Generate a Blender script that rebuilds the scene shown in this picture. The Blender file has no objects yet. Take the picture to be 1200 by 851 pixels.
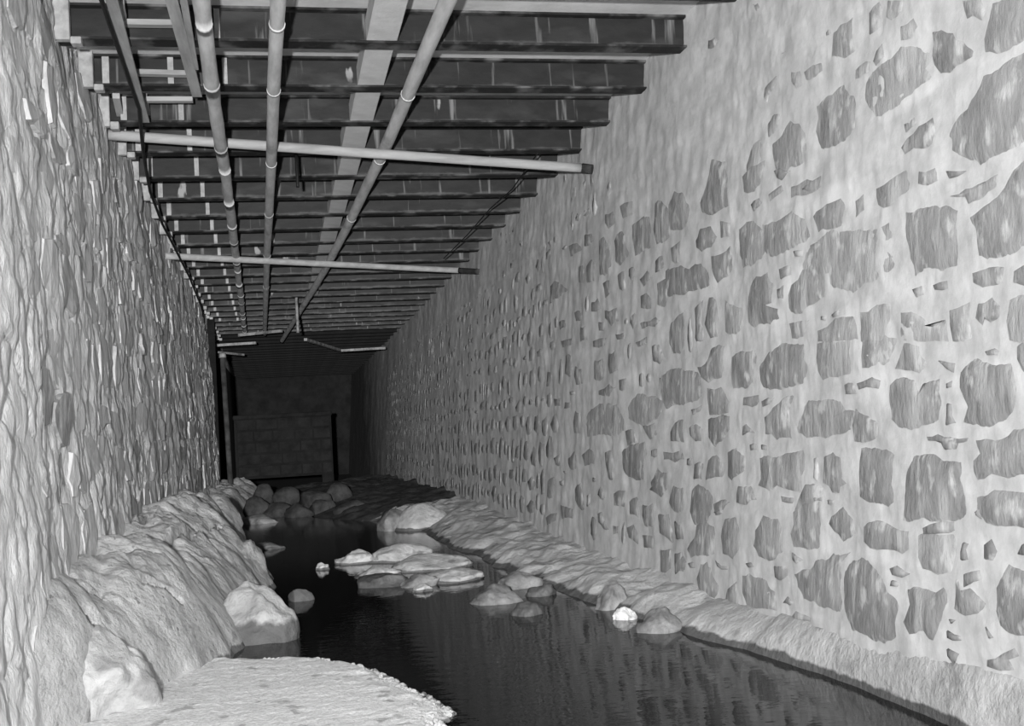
import bpy, bmesh, math, random
from mathutils import Vector, Matrix, noise
random.seed(7)
sc = bpy.context.scene
C = sc.collection

# ---------------------------------------------------------------- camera
CAM_Z = 1.1
YAW, PITCH, ROLL, FPX = 0.2041, 0.058, 0.0572, 1300.0
fwd = Vector((math.sin(YAW)*math.cos(PITCH), math.cos(YAW)*math.cos(PITCH), math.sin(PITCH)))
rgt0 = Vector((math.cos(YAW), -math.sin(YAW), 0)); up0 = rgt0.cross(fwd)
rgt = math.cos(ROLL)*rgt0 - math.sin(ROLL)*up0
upv = math.sin(ROLL)*rgt0 + math.cos(ROLL)*up0
cd = bpy.data.cameras.new('camera'); cam = bpy.data.objects.new('camera', cd); C.objects.link(cam)
cd.sensor_width = 36; cd.lens = FPX*36/1200; cd.clip_start = .05; cd.clip_end = 200
M = Matrix((rgt, upv, -fwd)).transposed().to_4x4(); M.translation = (0, 0, CAM_Z); cam.matrix_world = M
sc.camera = cam

# ---------------------------------------------------------------- light
w = bpy.data.worlds.new('world'); sc.world = w; w.use_nodes = True
w.node_tree.nodes['Background'].inputs[0].default_value = (1, 1, 1, 1)
w.node_tree.nodes['Background'].inputs[1].default_value = 0.45
def lamp(name, loc, energy, size):
    l = bpy.data.lights.new(name, 'POINT'); l.energy = energy; l.shadow_soft_size = size
    o = bpy.data.objects.new(name, l); o.location = loc; C.objects.link(o); return o
fl = lamp('flash_lamp', (-0.30, -0.25, 1.25), 126, .05)
fl.data.use_nodes = True; _n = fl.data.node_tree; _em = _n.nodes['Emission']; _fo = _n.nodes.new('ShaderNodeLightFalloff'); _fo.inputs['Strength'].default_value = 1.0
_m1 = _n.nodes.new('ShaderNodeMath'); _m1.operation = 'MULTIPLY_ADD'; _m1.inputs[1].default_value = 0.30       # falloff slower than a real point lamp's, to brighten the far walls
_n.links.new(_fo.outputs['Constant'], _m1.inputs[0]); _n.links.new(_fo.outputs['Linear'], _m1.inputs[2]); _n.links.new(_m1.outputs[0], _em.inputs['Strength'])
sc.view_settings.view_transform = 'Standard'; sc.view_settings.look = 'None'
sc.view_settings.gamma = 1; sc.view_settings.use_curve_mapping = False
sc.view_settings.exposure = 0.0

def ray(px, py): return fwd + rgt*((px-600)/FPX) - upv*((py-425.5)/FPX)
def at(px, py, z):
    d = ray(px, py); p = d*((z-CAM_Z)/d.z); return Vector((p.x, p.y, z))

# ---------------------------------------------------------------- materials (greys: the photograph is black and white)
def nodes(name):
    m = bpy.data.materials.new(name); m.use_nodes = True; nt = m.node_tree
    return m, nt, nt.nodes['Principled BSDF']
def g3(v): return (v, v, v, 1)
def mat(name, lo, hi, scale=6, detail=8, stretch=(1,1,1), rough=.9, bump=.3, bscale=40, bdist=.01, spec=.2, metal=0, streak=None, patches=None, coords='Object', ramp=(.35,.65), wet=None, far_shade_damp=None, dust=None, rnd=False):
    m, nt, b = nodes(name); N = nt.nodes; L = nt.links
    tc = N.new('ShaderNodeTexCoord'); mp = N.new('ShaderNodeMapping'); mp.inputs['Scale'].default_value = stretch
    src = tc.outputs[coords]
    if rnd:                                            # each object gets its own part of the pattern
        oi = N.new('ShaderNodeObjectInfo'); cb = N.new('ShaderNodeCombineXYZ'); mm = N.new('ShaderNodeMath'); mm.operation = 'MULTIPLY'; mm.inputs[1].default_value = 60
        L.new(oi.outputs['Random'], mm.inputs[0]); L.new(mm.outputs[0], cb.inputs[0]); L.new(mm.outputs[0], cb.inputs[1])
        va = N.new('ShaderNodeVectorMath'); L.new(src, va.inputs[0]); L.new(cb.outputs[0], va.inputs[1]); src = va.outputs[0]
    L.new(src, mp.inputs[0])
    n = N.new('ShaderNodeTexNoise'); n.inputs['Scale'].default_value = scale; n.inputs['Detail'].default_value = detail; n.inputs['Roughness'].default_value = .62
    L.new(mp.outputs[0], n.inputs['Vector'])
    r = N.new('ShaderNodeValToRGB'); r.color_ramp.elements[0].position = ramp[0]; r.color_ramp.elements[1].position = ramp[1]
    r.color_ramp.elements[0].color = g3(lo); r.color_ramp.elements[1].color = g3(hi); L.new(n.outputs[0], r.inputs[0])
    col = r.outputs[0]
    for k, (val, st, sca, p0, p1, fac) in enumerate((streak or [])):
        mp2 = N.new('ShaderNodeMapping'); mp2.inputs['Scale'].default_value = st; mp2.inputs['Location'].default_value = (3.1*k, 1.7*k, .3*k); L.new(src, mp2.inputs[0])
        n2 = N.new('ShaderNodeTexNoise'); n2.inputs['Scale'].default_value = sca; n2.inputs['Detail'].default_value = 6; L.new(mp2.outputs[0], n2.inputs['Vector'])
        r2 = N.new('ShaderNodeValToRGB'); r2.color_ramp.elements[0].position = p0; r2.color_ramp.elements[1].position = p1
        r2.color_ramp.elements[0].color = g3(0); r2.color_ramp.elements[1].color = g3(fac); L.new(n2.outputs[0], r2.inputs[0])
        mx = N.new('ShaderNodeMix'); mx.data_type = 'RGBA'; L.new(r2.outputs[0], mx.inputs[0]); L.new(col, mx.inputs[6]); mx.inputs[7].default_value = g3(val); col = mx.outputs[2]
    if dust:                                           # dust lying along the foot of the web
        sx = N.new('ShaderNodeSeparateXYZ'); L.new(tc.outputs['Object'], sx.inputs[0])
        ma = N.new('ShaderNodeMath'); ma.operation = 'MULTIPLY_ADD'; ma.inputs[1].default_value = -.09; L.new(n.outputs[0], ma.inputs[0]); L.new(sx.outputs[2], ma.inputs[2])
        mr = N.new('ShaderNodeMapRange'); mr.inputs['From Min'].default_value = -.03; mr.inputs['From Max'].default_value = -.004; mr.inputs['To Min'].default_value = .8; mr.inputs['To Max'].default_value = 0; L.new(ma.outputs[0], mr.inputs[0])
        mx = N.new('ShaderNodeMix'); mx.data_type = 'RGBA'; L.new(mr.outputs[0], mx.inputs[0]); L.new(col, mx.inputs[6]); mx.inputs[7].default_value = g3(dust); col = mx.outputs[2]
    if far_shade_damp:                                           # far-end darkness painted into the masonry colour, ragged, with low damp staining
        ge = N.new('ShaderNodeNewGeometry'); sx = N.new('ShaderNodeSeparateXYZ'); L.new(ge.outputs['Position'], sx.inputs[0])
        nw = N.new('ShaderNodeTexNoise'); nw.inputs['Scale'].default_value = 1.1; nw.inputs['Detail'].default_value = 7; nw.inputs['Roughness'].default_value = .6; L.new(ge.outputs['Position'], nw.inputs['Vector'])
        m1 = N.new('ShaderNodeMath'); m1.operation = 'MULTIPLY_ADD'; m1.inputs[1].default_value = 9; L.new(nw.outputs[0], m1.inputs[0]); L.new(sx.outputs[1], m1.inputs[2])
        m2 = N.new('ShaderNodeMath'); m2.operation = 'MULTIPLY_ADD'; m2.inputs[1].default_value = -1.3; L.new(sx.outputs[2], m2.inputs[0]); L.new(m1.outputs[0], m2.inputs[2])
        mr = N.new('ShaderNodeMapRange'); mr.inputs['From Min'].default_value = far_shade_damp[0]; mr.inputs['From Max'].default_value = far_shade_damp[1]; mr.inputs['To Min'].default_value = 1; mr.inputs['To Max'].default_value = far_shade_damp[2]; L.new(m2.outputs[0], mr.inputs[0])
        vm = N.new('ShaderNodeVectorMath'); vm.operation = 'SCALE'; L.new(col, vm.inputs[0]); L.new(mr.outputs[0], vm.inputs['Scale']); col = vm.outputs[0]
    if wet:                                            # damp dark band with a ragged top just above the water line
        ge = N.new('ShaderNodeNewGeometry'); sx = N.new('ShaderNodeSeparateXYZ'); L.new(ge.outputs['Position'], sx.inputs[0])
        nw = N.new('ShaderNodeTexNoise'); nw.inputs['Scale'].default_value = 7; nw.inputs['Detail'].default_value = 5; L.new(ge.outputs['Position'], nw.inputs['Vector'])
        ma = N.new('ShaderNodeMath'); ma.operation = 'MULTIPLY_ADD'; ma.inputs[1].default_value = -wet[0]*2.4; L.new(nw.outputs[0], ma.inputs[0]); L.new(sx.outputs[2], ma.inputs[2])
        mr = N.new('ShaderNodeMapRange'); mr.inputs['From Min'].default_value = -wet[0]*.25; mr.inputs['From Max'].default_value = wet[0]*.15; mr.inputs['To Min'].default_value = wet[1]; mr.inputs['To Max'].default_value = 1; L.new(ma.outputs[0], mr.inputs[0])
        vm = N.new('ShaderNodeVectorMath'); vm.operation = 'SCALE'; L.new(col, vm.inputs[0]); L.new(mr.outputs[0], vm.inputs['Scale']); col = vm.outputs[0]
    L.new(col, b.inputs['Base Color'])
    b.inputs['Roughness'].default_value = rough; b.inputs['Metallic'].default_value = metal; b.inputs['Specular IOR Level'].default_value = spec
    if bump:
        n3 = N.new('ShaderNodeTexNoise'); n3.inputs['Scale'].default_value = bscale; n3.inputs['Detail'].default_value = 8; n3.inputs['Roughness'].default_value = .65; L.new(mp.outputs[0], n3.inputs['Vector'])
        bp = N.new('ShaderNodeBump'); bp.inputs['Strength'].default_value = bump; bp.inputs['Distance'].default_value = bdist
        L.new(n3.outputs[0], bp.inputs['Height']); L.new(bp.outputs[0], b.inputs['Normal'])
    return m
MORTAR = mat('lime_mortar', .39, .53, 7, bump=.35, bscale=22, bdist=.010, far_shade_damp=(24, 36, .12), streak=[(.34, (1, 1.3, .5), 2.2, .54, .74, .45), (.66, (1, .6, 1.6), 3, .55, .7, .5)])
MORTAR_L = mat('rough_render', .52, .68, 6, bump=.8, bscale=18, bdist=.03, stretch=(1, 2, .8), streak=[(.36, (1, 2.5, .5), 5, .55, .68, .5)])
STONES = []
TONES = (.15, .185, .215, .25, .29, .33, .40, .47)
KEYS = (.10, .13, .165, .20, .24, .285, .34, .40)
for k, v in enumerate(TONES):
    STONES.append(mat('rubble_stone', v*.78, v*1.25, 9, far_shade_damp=(24, 36, .12), bump=.7, bscale=22, bdist=.014, stretch=(1, 1.6, .6), streak=[(.46, (1, 3, .45), 5, .52, .66, .6), (.50, (1, 1.5, 1), 9, .56, .66, .75)]))
def stone_mat(t): return min(range(8), key=lambda i: abs(KEYS[i]-t))
ROCK = mat('pale_rock', .27, .48, 3.5, bump=.9, bscale=14, bdist=.03, wet=(.10, .30), streak=[(.16, (1, 1, 1), 5, .6, .68, .55)])
ROCK_R = mat('limed_rubble_bank', .32, .52, 4, bump=.8, bscale=16, bdist=.03, wet=(.028, .25), streak=[(.16, (1, 1, 1), 5, .57, .66, .6)])
ROCK_B = mat('pale_rock_bank', .32, .55, 4.5, bump=1, bscale=16, bdist=.035, wet=(.03, .35), streak=[(.20, (1, 1, 1), 9, .60, .66, .6), (.12, (1, 1, 1), 22, .66, .70, .7)])
ROCK_S = mat('pale_stream_rock', .34, .60, 5, bump=.9, bscale=18, bdist=.02, wet=(.015, .3), streak=[(.14, (1, 1, 1), 9, .58, .66, .6)])
ROCK_W = mat('wet_rock', .09, .30, 6, bump=.8, bscale=16, bdist=.02, rough=.55, spec=.4)
ROCK_D = mat('dark_rock', .05, .13, 6, bump=.8, bscale=16, bdist=.02, rough=.5, spec=.4)
SAND = mat('pale_sand', .62, .86, 60, bump=1, bscale=60, bdist=.012, streak=[(.25, (1, 1, 1), 9, .62, .67, .6), (.3, (1, 1, 1), 50, .62, .68, .5)])
BED = mat('stream_bed_mud', .02, .05, 8, bump=.4)
STEEL_F = mat('far_shade_steel', .006, .010, 7, bump=0)  # darker copy of the beam steel, far-end shade put into its colour
STEEL = mat('dark_painted_steel', .014, .024, 7, stretch=(.6, 1, 1.4), rough=.6, bump=.15, bscale=30, spec=.25, rnd=True, dust=.10, streak=[(.20, (9, 1, .6), 2.0, .62, .72, .8), (.30, (3.5, 1, 1.2), 1.6, .70, .73, .9), (.06, (.6, 1, 1.5), 3.0, .55, .7, .6)])
FLANGE = mat('rusty_flange_steel', .010, .022, 9, rnd=True, rough=.7, bump=.3, bscale=50, spec=.2, streak=[(.16, (1.2, 1, 1), 5, .50, .70, .7)])
SLAB = mat('pale_ceiling_slab', .46, .62, 3, bump=.4, bscale=20)
WOOD = mat('pale_timber', .24, .40, 5, rnd=True, stretch=(3, .4, 3), bump=.3, bscale=30, bdist=.004)
WOOD_X = mat('pale_timber_cross', .22, .36, 5, stretch=(.4, 3, 3), bump=.3, bscale=30, bdist=.004)
POLE = mat('weathered_pale_pole', .38, .58, 8, stretch=(2, .35, 2), bump=.4, bscale=26, bdist=.006, streak=[(.18, (1, .5, 1), 4, .60, .70, .6)])
POLE_X = mat('weathered_cross_pole', .25, .38, 8, stretch=(.3, 2, 2), bump=.3, bscale=26, bdist=.005)
DARK = mat('black_cable', .008, .015, 8, rough=.5, bump=0)
def water_mat():
    m, nt, b = nodes('still_dark_water'); N = nt.nodes; L = nt.links
    b.inputs['Base Color'].default_value = g3(.006); b.inputs['Roughness'].default_value = .015; b.inputs['IOR'].default_value = 1.33
    tc = N.new('ShaderNodeTexCoord'); mp = N.new('ShaderNodeMapping'); mp.inputs['Scale'].default_value = (1, 1.7, 1); L.new(tc.outputs['Object'], mp.inputs[0])
    n = N.new('ShaderNodeTexNoise'); n.inputs['Scale'].default_value = 9; n.inputs['Detail'].default_value = 3; L.new(mp.outputs[0], n.inputs['Vector'])
    bp = N.new('ShaderNodeBump'); bp.inputs['Strength'].default_value = .12; bp.inputs['Distance'].default_value = .01
    L.new(n.outputs[0], bp.inputs['Height']); L.new(bp.outputs[0], b.inputs['Normal']); return m
ROCK_F = mat('near_black_rock', .02, .06, 5, bump=.8, bscale=12, bdist=.03)  # near-black rock for the far rubble, pole ends and drainpipe
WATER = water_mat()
FAR_SHADE = mat('far_shade_masonry', .004, .012, 2.5, bump=.8, bscale=12, bdist=.04)  # near-black colour stands in for the missing light on the far walls
FAR_SHADE2 = mat('far_shade_block', .006, .016, 4, bump=.8, bscale=12, bdist=.03)  # end-wall blocks, the unlit look likewise put into their colour

# ---------------------------------------------------------------- helpers
def link_mesh(name, me, parent=None, mats=(), **props):
    for m in mats: me.materials.append(m)
    o = bpy.data.objects.new(name, me); C.objects.link(o); o.parent = parent
    for k, v in props.items(): o[k] = v
    return o
def pyobj(name, verts, faces, m, parent=None, smooth=False, **props):
    me = bpy.data.meshes.new(name); me.from_pydata(verts, [], faces); me.update()
    if smooth: me.polygons.foreach_set('use_smooth', [True]*len(me.polygons))
    return link_mesh(name, me, parent, m if isinstance(m, (list, tuple)) else [m], **props)
def empty(name, loc, label, cat, group=None):
    o = bpy.data.objects.new(name, None); C.objects.link(o); o.location = loc; o['label'] = label; o['category'] = cat
    if group: o['group'] = group
    return o
def boxv(x0, x1, y0, y1, z0, z1):
    return [(x0,y0,z0),(x1,y0,z0),(x1,y1,z0),(x0,y1,z0),(x0,y0,z1),(x1,y0,z1),(x1,y1,z1),(x0,y1,z1)]
BF = [(0,3,2,1),(4,5,6,7),(0,1,5,4),(1,2,6,5),(2,3,7,6),(3,0,4,7)]
def box(name, x0, x1, y0, y1, z0, z1, m, parent=None, bevel=0, **props):
    bm = bmesh.new(); v = [bm.verts.new(c) for c in boxv(x0,x1,y0,y1,z0,z1)]
    for f in BF: bm.faces.new([v[i] for i in f])
    if bevel: bmesh.ops.bevel(bm, geom=bm.edges[:], offset=bevel, segments=1, affect='EDGES')
    me = bpy.data.meshes.new(name); bm.to_mesh(me); bm.free()
    return link_mesh(name, me, parent, [m], **props)
def lerp_pts(pts, y):
    if y <= pts[0][0]: return pts[0][1]
    for (a, b), (c, d) in zip(pts, pts[1:]):
        if y <= c: return b + (d-b)*(y-a)/(c-a)
    return pts[-1][1]
def ns(x, y, z, s=1.0): return noise.noise(Vector((x*s, y*s, z*s)))
def fbm(x, y, z, s, o=4): return noise.fractal(Vector((x*s, y*s, z*s)), 1.0, 2.0, o)
def tube(name, pts, rad, m, parent=None, seg=12, knots=(), bumpy=0., **props):
    """swept tube through pts; rad number or list; knots = list of (arc position, extra radius, half length)"""
    P = [Vector(p) for p in pts]; acc = [0]
    for a, b in zip(P, P[1:]): acc.append(acc[-1] + (b-a).length)
    tot = acc[-1]
    def pos(s):
        for i in range(len(P)-1):
            if s <= acc[i+1] or i == len(P)-2:
                t = (s-acc[i])/max(1e-6, acc[i+1]-acc[i]); return P[i].lerp(P[i+1], t)
    S = set([0, tot] + acc); k = 0
    st = max(.12, tot/90)
    while k*st < tot: S.add(k*st); k += 1
    for (s, e, h) in knots:
        for q in (-h*1.01, -h, -h*.4, h*.4, h, h*1.01): S.add(min(tot, max(0, s+q)))
    S = sorted(S); verts = []; faces = []
    for i, s in enumerate(S):
        p = pos(s); d = (pos(min(tot, s+.02)) - pos(max(0, s-.02))).normalized()
        u = d.cross(Vector((0, 0, 1)));  u = u.normalized() if u.length > .05 else Vector((1, 0, 0)); v = u.cross(d)
        r = rad if not isinstance(rad, (list, tuple)) else rad[0] + (rad[1]-rad[0])*s/tot
        for (ks, e, h) in knots:
            if abs(s-ks) <= h*1.001: r += e
        if bumpy: r *= 1 + bumpy*fbm(s*2.3, p.x*3, 5, 1, 2); p = p + u*bumpy*.05*ns(s, 3, 1, .9) + v*bumpy*.04*ns(s, 9, 4, .9)
        for j in range(seg):
            a = 2*math.pi*j/seg; verts.append(p + u*math.cos(a)*r + v*math.sin(a)*r)
        if i:
            for j in range(seg):
                a0 = (i-1)*seg + j; a1 = (i-1)*seg + (j+1) % seg; faces.append((a0, a1, a1+seg, a0+seg))
    faces.append(tuple(range(seg))[::-1]); faces.append(tuple(range(len(verts)-seg, len(verts))))
    o = pyobj(name, verts, faces, m, parent, **props)
    for f in o.data.polygons: f.use_smooth = len(f.vertices) == 4
    return o

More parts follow.
